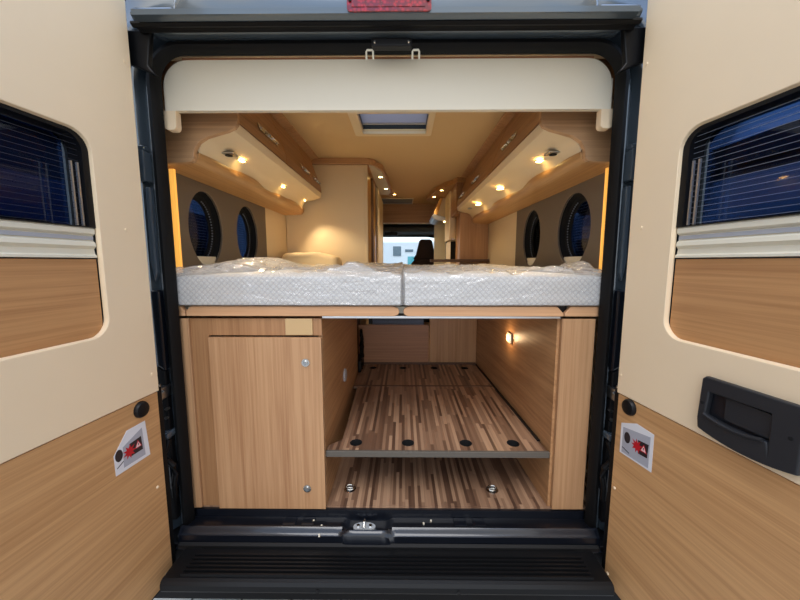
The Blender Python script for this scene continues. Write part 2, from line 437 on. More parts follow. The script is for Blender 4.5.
# pillars' hinge pockets, check straps, striker clutter
for s in (-1, 1):
    def P(a, b, c, d, e, f): return bx(*sorted((s*a, s*b)), c, d, e, f)
    obj('hinge_pocket', P(.822, .862, -.085, -.045, 1.275, 1.378), 'paint', body, bev=.004)
    obj('hinge_step', P(.822, .868, -.078, -.045, 1.378, 1.395), 'paint', body, bev=.004)
    obj('pillar_flute', pr([(s*.822, 1.26), (s*.838, 1.26), (s*.842, 1.0), (s*.832, .93), (s*.822, .96)], 'xz', -.068, -.045), 'paint', body, bev=.005)
    obj('pillar_recess', pr([(s*.820, .90), (s*.85, .90), (s*.848, .62), (s*.818, .60)], 'xz', -.07, -.045), 'paint_dark', body, bev=.006)
    obj('pillar_cover', pr([(s*.822, .0), (s*.90, .0), (s*.90, .62), (s*.822, .60)], 'xz', -.068, -.045), 'black', body, bev=.005)
    hb = obj('door_hinge', P(.818, .85, -.10, -.045, .50, .545), 'steel', body, bev=.004)
    obj('hinge_pin', cyl(B(), (s*.826, -.098, .485), (s*.826, -.098, .56), .007), 'steel', hb, smooth=True)
    obj('hinge_arm', tube(B(), [(s*.815, -.09, .535), (s*.83, -.10, .52), (s*.842, -.09, .505)], .005), 'steel', hb, smooth=True)
    obj('bolt', cyl(B(), (s*.824, -.06, .455), (s*.824, -.075, .455), .006, n=6), 'steel', body)
    obj('bolt', cyl(B(), (s*.828, -.06, .42), (s*.828, -.075, .42), .006, n=6), 'steel', body)
    obj('door_stop', P(.812, .842, -.095, -.045, .345, .37), 'paint', body, bev=.006)
    obj('check_strap', tube(B(), [(s*.815, -.085, .345), (s*.826, -.095, .30), (s*.822, -.095, .27), (s*.806, -.085, .24), (s*.806, -.08, .20), (s*.815, -.08, .16), (s*.82, -.07, .10)], .010), 'black', body, smooth=True)
    obj('lower_bracket', P(.812, .835, -.075, -.045, .13, .23), 'paint_dark', body, bev=.006)
# sill with the latch recess in its middle
def sill_z(x, y):
    base = -.03 if y > -.048 else None
    r = max(0.0, min(1.0, (.098-abs(x+.082))/.028)); r = r*r*(3-2*r)
    sh = .018*r
    yy = y+sh*(1 if y > -.11 else 0)
    z = -.036
    ridge = math.exp(-((yy+.078)/.013)**2)*.022
    if y > -.006: z = -.008
    z += ridge - .012*r*(1 if yy > -.066 and y < -.006 else 0)
    if yy < -.10: z = -.075
    return z
bm = B(); ys = [.03, .001, -.006, -.008, -.02, -.035, -.045, -.052]+[-.056-.004*i for i in range(17)]; xsl = [-.80+.016*i for i in range(101)]
G = [[bm.verts.new((x, y, sill_z(x, y))) for y in ys] for x in xsl]
for i in range(len(G)-1):
    for j in range(len(ys)-1): bm.faces.new((G[i][j], G[i][j+1], G[i+1][j+1], G[i+1][j]))
sill = obj('sill', bm, 'sillpaint', body, smooth=True)
sm = sill.modifiers.new('solid', 'SOLIDIFY'); sm.thickness = .004; sm.offset = 0
for x0, x1 in ((-.42, -.37), (-.345, -.295), (.26, .31), (.335, .385)):
    obj('sill_pad', bx(x0, x1, -.052, -.012, -.034, -.029), 'paint_dark', sill, bev=.002)
stk = obj('latch_striker', pr(ell(-.094, -.052, .044, .022), 'xy', -.047, -.034), 'strikerplate', body, bev=.001)
obj('striker_loop', tube(B(), [(-.094, -.064, -.045), (-.094, -.066, -.020), (-.094, -.058, -.012), (-.094, -.044, -.012), (-.094, -.036, -.020), (-.094, -.036, -.045)], .004), 'chrome', stk, smooth=True)
for x in (-.118, -.070): obj('bolt', cyl(B(), (x, -.051, -.034), (x, -.051, -.029), .007, n=6), 'chrome', stk)
for x, y in ((-.30, -.030), (-.262, -.055), (-.26, -.1), (.14, -.040), (.17, -.026)):
    obj('bolt', cyl(B(), (x, y, -.036), (x, y, -.028), .004, n=8), 'white', sill)
obj('sill_seal', extr(B(), [(-.100, -.076), (-.102, -.060), (-.108, -.056), (-.118, -.062), (-.12, -.076)], 'yz', -.79, .79), 'rubber', body, smooth=True)
# bumper step with ribs and rolled lip
lip = [(-.112, -.072), (-.236, -.072), (-.246, -.076), (-.252, -.086), (-.253, -.104), (-.248, -.114), (-.23, -.117), (-.02, -.30), (.02, -.30), (.02, -.10), (-.112, -.10)]
bp_ = obj('bumper', extr(B(), lip, 'yz', -.765, .765), 'bumper', body, bev=.004)
for k in range(6):
    y = -.150-.0155*k
    obj('tread_rib', extr(B(), [(y-.0045, -.073), (y-.003, -.063), (y+.003, -.063), (y+.0045, -.073)], 'yz', -.705+.0*k, .705), 'bumper', bp_, smooth=True)
for x in (-.23, .245): obj('drain_hole', cyl(B(), (x, -.252, -.100), (x, -.256, -.100), .006, n=12), 'void', bp_)
obj('rear_apron', bx(-.99, .99, -.018, .0, -.40, -.078), 'black', body)
for s in (-1, 1): obj('sill_end', bx(*sorted((s*.765, s*.99)), -.105, -.018, -.20, -.066), 'black', body, bev=.004)
# body sides, roof skin, with window cut-outs
PORT = {'left': ((.434, .143), (.875, .140)), 'right': ((.490, .165), (1.04, .148))}
for sd, s in SGN.items():
    hol = [rrect(c-.20, c+.20, .95, 1.39, .05) for c, r in PORT[sd]]
    obj('side_panel', pr([(-.02, -.35), (4.9, -.35), (4.9, 1.95), (-.02, 1.95)], 'yz', s*1.005, s*1.03, holes=hol), 'paint', body)
obj('roof_panel', pr([(-1.03, -.0), (1.03, 0), (1.03, 4.9), (-1.03, 4.9)], 'xy', 1.951, 1.97, holes=[[(-.22, .72), (.22, .72), (.22, 1.06), (-.22, 1.06)]]), 'paint', body)
for s in (-1, 1): obj('rear_corner', bx(*sorted((s*.99, s*1.03)), -.03, -.02, -.35, 1.95), 'paint', body)

# ================================================================== REAR DOORS
STK = {
 'left': dict(out=[(.079,.474),(.070,.349),(.192,.351),(.193,.416),(.145,.473)], grey=[(.093,.457),(.088,.360),(.165,.362),(.163,.428)],
      disc=(.1775,.409), black=[(.099,.431),(.096,.384),(.141,.384),(.141,.426)], red=[(.13,.417),(.128,.384),(.157,.383),(.158,.425)],
      tri=[(.113,.421),(.1,.397),(.123,.404)], line=((.165,.382),(.187,.371))),
 'right': dict(out=[(.043,.456),(.104,.483),(.168,.48),(.17,.359),(.045,.352)], grey=[(.053,.446),(.158,.466),(.158,.365),(.053,.358)],
      disc=(.0725,.418), black=[(.115,.434),(.154,.439),(.152,.394),(.118,.39)], red=[(.096,.428),(.131,.434),(.131,.398),(.093,.387)],
      tri=[(.136,.429),(.151,.41),(.128,.403)], line=((.055,.375),(.085,.368)))}
def clean(pts):
    return pts
def make_door(sd):
    s = SGN[sd]
    ang = 5.5 if sd == 'left' else 7.0
    rz = math.radians(-90-ang) if sd == 'left' else math.radians(-90+ang)
    m = 1 if sd == 'left' else -1                     # sign of the visible (trimmed) face along local y
    lab = {'left': 'left rear van door swung open, cream and oak trim, no handle',
           'right': 'right rear van door swung open, cream and oak trim with black pull handle'}[sd]
    d = thing('rear_door', lab, 'van door', (s*.80, -.12, -.17), rz, 'rear doors of the camper van')
    Z = .17
    def P(pts, n0, n1, holes=()):                      # outline in (s, z), thickness between depths n0..n1 (positive = towards viewer)
        bm = B()
        prism(bm, [(a, b+Z) for a, b in pts], 'xz', m*n0, m*n1, holes=[[(a, b+Z) for a, b in h] for h in holes]); return bm
    W = .77
    hole = rrect(.166, .602, .783, 1.355, .055, 7)
    hole2 = rrect(.20, .57, .80, 1.335, .05, 7)
    # outer metal shell (painted) with the window cut out
    obj('door_shell', P(rrect(-.008, W+.01, -.17, 2.0, .05, 6), -.075, -.067, [rrect(.178, .592, 1.03, 1.347, .04, 5)]), 'paint', d, local=True)
    obj('door_edge', P(rrect(.0, W+.005, -.163, 1.995, .045, 6), -.0665, -.0145, [rrect(.02, W-.015, -.14, 1.97, .04, 6)]), 'paint', d, local=True, bev=.004)
    obj('door_seal', P(rrect(-.002, W+.006, -.168, .56, .045, 6, (0,0,1,1)), -.014, -.002, [rrect(.022, W-.02, -.142, .559, .03, 6, (0,0,1,1))]), 'rubber', d, local=True, bev=.003)
    obj('upper_trim', P([(.014, .552), (W, .552), (W, 1.98), (.014, 1.98)], -.014, .004, [hole]), 'cream', d, local=True, bev=.003, seg=3)
    # reveal: sloping return of the window aperture
    bm = B(); A = [bm.verts.new((a, m*.002, b+Z)) for a, b in hole]; D = [bm.verts.new((a, m*-.006, b+Z)) for a, b in rrect(.168, .600, .786, 1.352, .05, 7)]
    for i in range(len(A)): j = (i+1) % len(A); bm.faces.new((A[i], A[j], D[j], D[i]))
    obj('window_reveal', bm, 'cream', d, local=True, smooth=True)
    obj('lower_panel', P(rrect(.020, W-.005, -.158, .550, .035, 6, (0,0,1,1)), -.012, .002), 'oak_h', d, local=True, bev=.0015)
    obj('wood_insert', P(rrect(.17, .60, .775, 1.008, .05, 6, (0,0,1,1)), -.030, -.013), 'oak_ins', d, local=True)
    # window assembly
    w = obj('window_frame', P(rrect(.168, .602, 1.0965, 1.36, .05, 7, (1,1,0,0)), -.050, -.005, [rrect(.186, .582, 1.099, 1.343, .04, 6, (1,1,0,0))]), 'black', d, local=True)
    obj('pane', P([(.19, 1.04), (.58, 1.04), (.58, 1.345), (.19, 1.345)], -.066, -.060), 'tint', w, local=True)
    bm = B()
    for k in range(17):
        z = 1.103+k*.0142+Z
        box(bm, .192, .578, *sorted((m*-.0135, m*-.0125)), z, z+.0010)
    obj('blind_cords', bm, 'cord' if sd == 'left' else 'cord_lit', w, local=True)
    bm = B()
    for xx in (.192, .2085): box(bm, xx, xx+.0045, *sorted((m*-.0165, m*-.011)), 1.10+Z, 1.27+Z)
    obj('blind_guide', bm, 'alu', w, local=True)
    pf = [(-.036, 1.095), (-.012, 1.098), (-.008, 1.092), (-.008, 1.080), (-.016, 1.074), (-.016, 1.060), (-.010, 1.055), (-.008, 1.045), (-.016, 1.036), (-.014, 1.022), (-.008, 1.018), (-.008, 1.012), (-.036, 1.010)]
    cs = obj('blind_cassette', extr(B(), [(m*a, b+Z) for a, b in pf], 'yz', .170, .60), 'white', d, local=True)
    obj('pull_bar', extr(B(), [(m*-.013, 1.062+Z), (m*-.013, 1.072+Z), (m*-.017, 1.072+Z), (m*-.017, 1.062+Z)], 'yz', .172, .598), 'grey', cs, local=True)
    # rubber stop button
    sx, sz = ((.090, .521), (.072, .527))[sd == 'right']
    bm = B(); n = 20; prev = None
    for r, h in ((.026, 0), (.026, .006), (.022, .013), (.012, .017)):
        ringv = [bm.verts.new((sx+r*math.cos(2*PI*i/n), m*(.001+h), sz-.003+Z+r*1.05*math.sin(2*PI*i/n))) for i in range(n)]
        if prev:
            for i in range(n): bm.faces.new((prev[i], prev[(i+1) % n], ringv[(i+1) % n], ringv[i]))
        prev = ringv
    bm.faces.new(prev)
    obj('rubber_stop', bm, 'black', d, local=True, smooth=True)
    caps = {'left': [(.036, 1.612, 'c'), (.083, 1.099, 'c'), (.036, .619, 'c'), (.053, .216, 'w'), (.05, -.128, 'w')],
            'right': [(.030, 1.601, 'c'), (.060, 1.107, 'c'), (.026, .618, 'c'), (.035, .21, 'w'), (.035, -.125, 'w')]}[sd]
    for a, b, k in caps:
        obj('screw_cap', cyl(B(), (a, m*.001, b+Z), (a, m*(.006 if k == 'c' else .0045), b+Z), .006, .004, 14), 'cream', d, local=True)
    # warning sticker, built up of thin printed layers
    S = STK[sd]
    st = obj('sticker', P(S['out'], .0021, .0030), 'paper', d, local=True)
    tag(st, 'white warning sticker with red triangle')
    obj('sticker_print', P(S['grey'], .0031, .0034), 'sgrey', st, local=True)
    dx, dz = S['disc']
    obj('sticker_print', P(ell(dx, dz, .0125, .019, 20), .0035, .0038), 'sdark', st, local=True)
    obj('sticker_print', P(S['black'], .0035, .0038), 'sdark', st, local=True)
    # the red scribble: a jagged star
    cx = sum(p[0] for p in S['red'])/4; cz = sum(p[1] for p in S['red'])/4; rs = random.Random(3)
    star = [(cx+(.010+.011*(i % 2))*math.cos(2*PI*i/18)*(1+.2*rs.random()), cz+(.012+.012*(i % 2))*math.sin(2*PI*i/18)) for i in range(18)]
    obj('sticker_print', P(star, .0039, .0042), 'sred', st, local=True)
    t = S['tri']; tx = sum(p[0] for p in t)/3; tz = sum(p[1] for p in t)/3
    T = lambda f: [(tx+math.cos(math.radians(a))*.0145*f, tz+math.sin(math.radians(a))*.0165*f) for a in (90, 210, 330)]
    obj('sticker_print', P(T(1), .0043, .0046), 'sred', st, local=True)
    obj('sticker_print', P(T(.72), .0047, .0050), 'spink', st, local=True)
    obj('sticker_print', P([(tx-.001, tz-.001), (tx+.001, tz-.001), (tx+.0015, tz+.007), (tx-.0015, tz+.007)], .0051, .0053), 'sdark', st, local=True)
    (a, b), (c, e) = S['line']
    obj('sticker_print', P([(a, b), (c, e), (c, e+.003), (a, b+.003)], .0035, .0038), 'sdark', st, local=True)
    if sd == 'right':
        def arc(z0, sag, a, b, n=10): return [(a+(b-a)*i/n, z0-sag*4*(i/n)*(1-i/n)) for i in range(n+1)]
        top = [(.495, .716), (.31, .714), (.303, .708)]
        bot = arc(.576, .014, .302, .503)
        rec = [(.323, .677), (.448, .681), (.449, .61)] + list(reversed(arc(.618, .006, .318, .447, 6)))[0:]
        h = obj('pull_handle', P([(.503, .710)]+top+[(.299, .60)]+bot, .004, .020, [rec]), 'handle', d, local=True, bev=.006, seg=3)
        tag(h, 'black plastic pull handle plate')
        obj('recess_tray', P([(.31, .57+.03), (.46, .57+.03), (.46, .69), (.31, .69)], .0045, .0055), 'recess', h, local=True)
        obj('grip_insert', P(rrect(.356, .446, .622, .677, .006), .0056, .012), 'handle', h, local=True, bev=.003)
        obj('grip_bar', tube(B(), [(a, m*.020, b+Z+.006) for a, b in arc(.612, .010, .316, .440)], .0045), 'handle', h, local=True, smooth=True)
        for a in (.310, .485): obj('screw_hole', cyl(B(), (a, m*.0195, .646+Z), (a, m*.0212, .646+Z), .0042, n=14), 'void', h, local=True)
    return d
make_door('left'); make_door('right')

# ================================================================== SHELL OF THE LIVING SPACE
ST = dict(kind='structure')
bm = bx(-.98, .98, .012, 4.85, -.012, 0.0)
tag(obj('floor', bm, 'planks'), kind='structure')
hatch_hole = [(-.205, .74), (.205, .74), (.205, 1.035), (-.205, 1.035)]
tag(obj('ceiling', pr([(-.99, .03), (.99, .03), (.99, 4.85), (-.99, 4.85)], 'xy', 1.85, 1.865, holes=[hatch_hole]), 'ceil'), kind='structure')
def oval(c, r, zb=.975, zt=1.345):
    return [(c+r*math.cos(t)*(1 if math.sin(t) > 0 else (1-.10*math.sin(t)**2)), (zb+zt)/2+(zt-zb)/2*math.sin(t)) for t in (2*PI*i/40 for i in range(40))]
for sd, s in SGN.items():
    yend = 1.16 if sd == 'left' else 1.345
    H = [oval(c, r+.016, .96, 1.36) for c, r in PORT[sd]]
    tag(obj('wall_'+sd, pr([(.16, .0), (4.85, 0), (4.85, 1.85), (.16, 1.85)], 'yz', s*.935, s*.95, holes=H), 'cream_in'), kind='structure')
    tag(obj('wall_panel', pr([(.17, .78), (yend, .78), (yend, 1.47), (.17, 1.47)], 'yz', s*.925, s*.9345, holes=[oval(c, r) for c, r in PORT[sd]]), 'panel', bev=.002),
        'taupe fabric wall panel with two oval windows, %s of the bed' % sd, 'wall panel', 'taupe side wall panels')
    for k, (c, r) in enumerate(PORT[sd]):
        w = thing('window_%d' % ((1 if sd == 'left' else 3)+k), None, None, (s*.97, c, .98)); w['kind'] = 'structure'
        bm = B(); rings = []
        for xx, f in ((.936, 1.0), (.945, 1.01), (.968, 1.0), (.970, .90), (.985, .88), (.987, .80)):
            rings.append([bm.verts.new((s*xx, c+(p[0]-c)*f, 1.16+(p[1]-1.16)*f)) for p in oval(c, r+.003)])
        for a, b in zip(rings, rings[1:]):
            for i in range(40): bm.faces.new((a[i], a[(i+1) % 40], b[(i+1) % 40], b[i]))
        obj('window_frame', bm, 'void', w, smooth=True)
        obj('pane', bx(*sorted((s*.994, s*.998)), c-.21, c+.21, .94, 1.40), 'tint_dark' if (k and s > 0) else 'tint', w)
        bm = B()
        for q in range(20):
            z = 1.045+q*.0145; box(bm, *sorted((s*.9895, s*.9905)), c-r*.78, c+r*.78, z, z+.0012)
        obj('blind_cords', bm, 'cord', w)
        bm = B()
        for q in range(26):
            t = -1.2+2.4*q/25; yy = c+r*.86*math.cos(t); zz = 1.16+.155*math.sin(t)
            box(bm, *sorted((s*.969, s*.972)), yy-.004, yy+.004, zz-.0035, zz+.0035)
        obj('guide_teeth', bm, 'cord_lit', w)
        obj('blind_cassette', bx(*sorted((s*.938, s*.962)), c-r*.62, c+r*.62, .985, 1.028), 'white', w, bev=.003)
        obj('cassette_lip', bx(*sorted((s*.930, s*.958)), c-r*.60, c+r*.60, .968, 1.0), 'white', w, bev=.003)
    sl = obj('light_strip', bx(*sorted((s*.880, s*.900)), .150, .162, .955, 1.378), 'strip')
    tag(sl, 'glowing yellow vertical light strip at %s edge of rear opening' % sd, 'light strip', 'vertical glowing light strips')
    tag(obj('trim_%d' % (1 if sd == 'left' else 2), bx(*sorted((s*.872, s*.935)), .05, .075, .0, 1.38), 'cream_in'), kind='structure')
# lining between the painted frame and the furniture
tag(obj('trim_3', bx(-.93, .93, .035, .06, 1.735, 1.85), 'cream_in'), kind='structure')

# roof hatch
h = thing('roof_hatch', 'square roof hatch with pleated white blind and cream frame', 'roof hatch', (0, .89, 1.835))
obj('hatch_frame', pr(rrect(-.258, .242, .66, 1.075, .02), 'xy', 1.835, 1.852, holes=[hatch_hole]), 'cream_in', h, bev=.004)
obj('hatch_well', pr([(-.215, .725), (.213, .725), (.213, 1.05), (-.215, 1.05)], 'xy', 1.866, 1.95, holes=[hatch_hole]), 'black', h)
bm = B(); n = 26; A = []
for i in range(n+1):
    y = .742+(.985-.742)*i/n; z = 1.885+(.006 if i % 2 else 0); A.append((bm.verts.new((-.204, y, z)), bm.verts.new((.204, y, z))))
for a, b in zip(A, A[1:]): bm.faces.new((a[0], a[1], b[1], b[0]))
obj('pleated_blind', bm, 'hatchblind', h)
obj('blind_bar', bx(-.204, .204, .985, 1.0, 1.878, 1.892), 'grey', h, bev=.002)
obj('hatch_dome', bx(-.23, .23, .71, 1.07, 1.971, 1.98), 'clear', h)

# ================================================================== HEADER VALANCE
v = thing('valance', 'cream valance board across the top of the rear opening', 'valance', (0, .01, 1.47))
zt = 1.704
obj('board', pr([(-.792, 1.536), (.79, 1.536), (.79, 1.64)] + [(.70+.088*math.cos(math.radians(a)), zt-.088+.088*math.sin(math.radians(a))) for a in range(0, 91, 10)] +
        [(-.704+.088*math.cos(math.radians(a)), zt-.088+.088*math.sin(math.radians(a))) for a in range(90, 181, 10)] + [(-.792, 1.64)], 'xz', .0, .02), 'valance', v, bev=.003)
obj('edging', bx(-.72, .72, .001, .02, 1.704, 1.711), 'brown_edge', v)
for s in (-1, 1):
    obj('end_bracket', pr(rrect(*sorted((s*.80, s*.757)), 1.472, 1.537, .014, 5, (0,0,1,1) ), 'xz', .0, .03), 'cream', v, bev=.003)
for x in (-.052, .098):
    obj('hook', tube(B(), [(x-.011, -.075, 1.660), (x-.011, -.085, 1.678), (x-.008, -.086, 1.682), (x+.008, -.086, 1.682), (x+.011, -.085, 1.678), (x+.011, -.075, 1.660)], .0032), 'white', v, smooth=True)

# ================================================================== OVERHEAD LOCKERS
ZC = 1.85
def locker(sd):
    s = SGN[sd]; Y1 = 1.50 if sd == 'left' else 2.19
    L = thing('overhead_locker', {'left': 'shorter oak overhead locker above left side of bed, two oval windows below',
        'right': 'longer oak overhead locker above right side of bed, reaching tall kitchen cupboard'}[sd], 'overhead locker', (s*.75, .12, 1.38), 0, 'overhead lockers')
    under = [(.600, 1.551), (.606, 1.532), (.618, 1.512), (.665, 1.497), (.713, 1.486), (.746, 1.467), (.764, 1.441), (.771, 1.403), (.792, 1.392), (.928, 1.384)]
    endp = [(.589, 1.60), (.586, 1.55), (.590, 1.532), (.602, 1.518), (.63, 1.506), (.665, 1.497), (.713, 1.484), (.746, 1.464), (.762, 1.438), (.768, 1.403), (.778, 1.393), (.795, 1.389), (.90, 1.384), (.90, 1.62)]
    obj('end_panel', pr(mx(endp, s), 'xz', .105, .128), 'oak_dark', L, bev=.002)
    # underside board: gently curved, with a light inner strip
    u = [(.602, 1.548), (.612, 1.515), (.66, 1.500), (.71, 1.489), (.738, 1.474), (.752, 1.452), (.757, 1.43), (.80, 1.43), (.80, 1.52), (.62, 1.56)]
    obj('underside', extr(B(), mx(u, s), 'xz', .128, Y1), 'cream_under', L, smooth=True)
    # wavy lower beam
    bm = B(); rows = []; ny = 46
    for i in range(ny+1):
        y = .128+(Y1-.128+(.05 if s < 0 else 0))*i/ny; wv = .007*math.sin(y*9.0)+.004*math.sin(y*17+1)
        dx = wv
        ring_ = [(.757+dx, 1.446), (.750+dx, 1.432), (.752+dx, 1.412), (.764+dx, 1.398), (.785, 1.390), (.924, 1.383), (.924, 1.46), (.80, 1.46)]
        rows.append([bm.verts.new((s*x, y, z)) for x, z in ring_])
    for a, b in zip(rows, rows[1:]):
        for k in range(8): bm.faces.new((a[k], a[(k+1) % 8], b[(k+1) % 8], b[k]))
    bm.faces.new(rows[0]); bm.faces.new(list(reversed(rows[-1])))
    obj('lower_beam', bm, 'oak_beam', L, smooth=True)
    # carcass behind the doors and cornice under the ceiling
    obj('carcass', extr(B(), mx([(.622, 1.56), (.79, 1.50), (.93, 1.46), (.93, 1.845), (.72, 1.845), (.708, 1.80)], s), 'xz', .13, Y1-.001), 'oak_y', L)
    obj('cornice', extr(B(), mx([(.695, 1.826), (.686, 1.832), (.640, 1.842), (.636, 1.849), (.73, 1.849), (.73, 1.82)], s), 'xz', .06, Y1+(.08 if s < 0 else 0)), 'oak_dark', L, bev=.002)
    nd = 3; y0 = .13; ln = (Y1-.005-y0)/nd
    hy = {'left': ((.34, .59), (1.0, 1.16), (1.30, 1.47)), 'right': ((.41, .72), (1.18, 1.55), (1.80, 2.08))}[sd]
    cut = {'left': (.13, .70, 1.20, 1.497), 'right': (.13, .86, 1.66, 2.187)}[sd]
    for k in range(nd):
        a = cut[k]+.003; b = cut[k+1]-.003
        fd = [(.600, 1.552), (.609, 1.556), (.618, 1.60), (.698, 1.824), (.688, 1.827), (.604, 1.60)]
        dr = obj('locker_door', extr(B(), mx(fd, s), 'xz', a, b), 'oak_y', L, bev=.002)
        ha, hb = hy[k]; hx = .612; hz = 1.626
        pt = lambda y, t, o: (s*(.6035+(t)*.0853-o*.94), y, 1.60+t*.26+o*-.35)
        yy0 = max(ha, a+.02); yy1 = min(hb, b-.02); mid = (yy0+yy1)/2; hl = min(.11, (yy1-yy0)/2)
        bm = B()
        vs = [bm.verts.new(pt(y, t, o)) for o in (0, .006) for y, t in ((mid-hl, .02), (mid+hl, .02), (mid+hl, .16), (mid-hl, .16))]
        for f in ((0,1,2,3),(4,7,6,5),(0,4,5,1),(1,5,6,2),(2,6,7,3),(3,7,4,0)): bm.faces.new([vs[i] for i in f])
        hd = obj('handle', bm, 'chrome', dr, bev=.002)
        obj('latch_button', cyl(B(), pt(mid, .09, .006), pt(mid, .09, .014), .010, .008, 16), 'steel', hd, smooth=True)
        obj('grip', tube(B(), [pt(mid-hl*.9, .09, .006), pt(mid-hl*.9, .09, .016), pt(mid-hl*.35, .09, .016), pt(mid-hl*.3, .09, .006)], .004), 'chrome', hd, smooth=True)
        obj('grip', tube(B(), [pt(mid+hl*.9, .09, .006), pt(mid+hl*.9, .09, .016), pt(mid+hl*.35, .09, .016), pt(mid+hl*.3, .09, .006)], .004), 'chrome', hd, smooth=True)
    # socket in the underside
    sy = .285; 
    so = obj('socket_plate', bx(*sorted((s*.688, s*.738)), sy-.026, sy+.026, 1.471, 1.479), 'steel', L, bev=.002)
    obj('socket_hole', cyl(B(), (s*.718, sy, 1.4715), (s*.718, sy, 1.4685), .016, n=20), 'void', so)
    return L
locker('left'); locker('right')

def downlight(x, y, z, label, r=.023, e=9.0, group='recessed spotlights'):
    t = thing('spotlight', label, 'spotlight', (x, y, z), 0, group)
    obj('trim_ring', ring(B(), (x, y, z), (0, 0, -1), r, r+.007, .004), 'chrome', t, smooth=True)
    obj('lens', cyl(B(), (x, y, z+.001), (x, y, z-.0015), r, n=20), 'warm', t)
    blight('bulb', t, (x, y, z-.014), e, (1.0, .76, .46), 'SPOT', .02, 92, rot=(0, math.radians(22 if x > 0 else -22), 0))
for x, y, lab in ((-.725, .40, 'recessed spotlight under left locker, nearest the rear opening'), (-.728, .95, 'recessed spotlight under left locker, middle of its three'), (-.735, 1.43, 'recessed spotlight under left locker, deepest beside the wardrobe'),
                  (.718, .416, 'recessed spotlight under right locker, nearest the rear opening'), (.700, 1.02, 'recessed spotlight under right locker, middle of its three'), (.690, 1.62, 'recessed spotlight under right locker, deepest inside the van')):
    downlight(x, y, 1.482, lab)
bpl = obj('button_plate', bx(.655, .685, 1.86, 1.90, 1.483, 1.493), 'steel', bev=.002)
tag(bpl, 'small metal switch plate under far end of right overhead locker', 'switch')

# ================================================================== BED
bb = thing('bed_base', 'oak edged bed base with pale metal rail under both mattresses', 'bed base', (0, .05, .76))
def rb(x0, x1, rl, rr):
    return rrect(x0, x1, .795, .832, .012, 4, (rr, rl, rl, rr))
obj('front_board', pr([(-.77, .795), (-.77, .815), (-.753, .832), (.02, .832), (.037, .826), (.044, .815), (.04, .802), (.025, .795)], 'xz', -.003, .017), 'oak_rail', bb, bev=.002)
obj('front_board', pr([(.075, .795), (.062, .802), (.058, .815), (.064, .827), (.08, .832), (.640, .832), (.664, .806), (.664, .795)], 'xz', -.003, .017), 'oak_rail', bb, bev=.002)
obj('front_board', pr([(.668, .795), (.668, .806), (.69, .832), (.795, .832), (.795, .795)], 'xz', -.003, .017), 'oak_rail', bb, bev=.002)
obj('front_board', pr([(-.80, .795), (-.80, .832), (-.79, .832), (-.774, .815), (-.774, .795)], 'xz', -.003, .017), 'oak_rail', bb, bev=.002)
obj('metal_rail', bx(-.252, .655, -.001, .03, .786, .7945), 'alu', bb, bev=.002)
obj('slat_deck', bx(-.92, .92, .040, 1.585, .800, .826), 'white', bb)

obj('notch_shade', bx(.650, .682, .018, .030, .797, .832), 'black', bb)  # black piece added behind the notch, stands in for the shade there

def soft_box(x0, x1, y0, y1, z0, z1, r, nx, ny, nz, fn=None):
    """rounded box shell with surface displacement fn(p, normal)"""
    bm = B(); 
    def face(f):
        pass
    grid = {}
    def vert(i, j, k):
        key = (i, j, k)
        if key not in grid:
            p = Vector((x0+(x1-x0)*i/nx, y0+(y1-y0)*j/ny, z0+(z1-z0)*k/nz))
            q = Vector((min(max(p.x, x0+r), x1-r), min(max(p.y, y0+r), y1-r), min(max(p.z, z0+r), z1-r)))
            d = p-q; nrm = d.normalized() if d.length > 1e-6 else Vector((0, 0, 1))
            # keep points of flat faces on the face, round the edges
            cnt = sum(abs(c) > 1e-6 for c in d)
            if cnt >= 1: p = q+nrm*r
            if fn: p = p+fn(p, nrm)
            grid[key] = bm.verts.new(p)
        return grid[key]
    for i in range(nx):
        for j in range(ny):
            for k in (0, nz): bm.faces.new((vert(i, j, k), vert(i+1, j, k), vert(i+1, j+1, k), vert(i, j+1, k)))
    for i in range(nx):
        for k in range(nz):
            for j in (0, ny): bm.faces.new((vert(i, j, k), vert(i+1, j, k), vert(i+1, j, k+1), vert(i, j, k+1)))
    for j in range(ny):
        for k in range(nz):
            for i in (0, nx): bm.faces.new((vert(i, j, k), vert(i, j+1, k), vert(i, j+1, k+1), vert(i, j, k+1)))
    return bm
def film_fn(seed):
    def f(p, n):
        w = noise.noise(Vector((p.x*7+seed, p.y*6, p.z*12)))*.6+noise.noise(Vector((p.x*19+seed, p.y*15, p.z*32)))*.4
        r = abs(noise.noise(Vector((p.x*11-seed, p.y*8, p.z*15))))
        up = max(0, n.z)
        a = .0025+.0035*max(0, w)+.002*(1-r)
        if n.z < -.5: a = 0
        o = n*a
        if up > .5:                                   # loose folds standing up on top
            fold = max(0, noise.noise(Vector((p.x*5+seed*2, p.y*3.2, 1)))+.15)
            sharp = max(0, .25-abs(noise.noise(Vector((p.x*13-seed, p.y*9, 3)))))
            o += Vector((0, 0, (fold*(.045 if p.x < .06 else .026)+sharp*.045)*(0 if (p.x < -.40 and p.y > 1.2) else 1)))
            ex = math.exp(-((p.x+.66)/.16)**2)*math.exp(-((p.y-.25)/.3)**2)*.040+math.exp(-((p.x-.80)/.06)**2)*math.exp(-((p.y-.18)/.12)**2)*.045
            o += Vector((0, 0, ex))
        return o
    return f
def mattress(x0, x1, lab, wlab, seed, y1):
    z0, z1 = .834, .947
    m_ = obj('mattress', soft_box(x0+.004, x1-.004, -.005, y1-.01, z0, z1, .012, 60, 60, 10, lambda p, n: n*0.002*noise.noise(p*9)), 'quilt', smooth=True)
    tag(m_, lab, 'mattress', 'mattresses on the rear bed')
    w_ = obj('plastic_wrap', soft_box(x0, x1, -.012, y1, z0-.0008, z1+.006, .012, 130, 120, 16, film_fn(seed)), 'film', smooth=True)
    tag(w_, wlab, 'plastic wrap', 'clear plastic wraps around the mattresses')
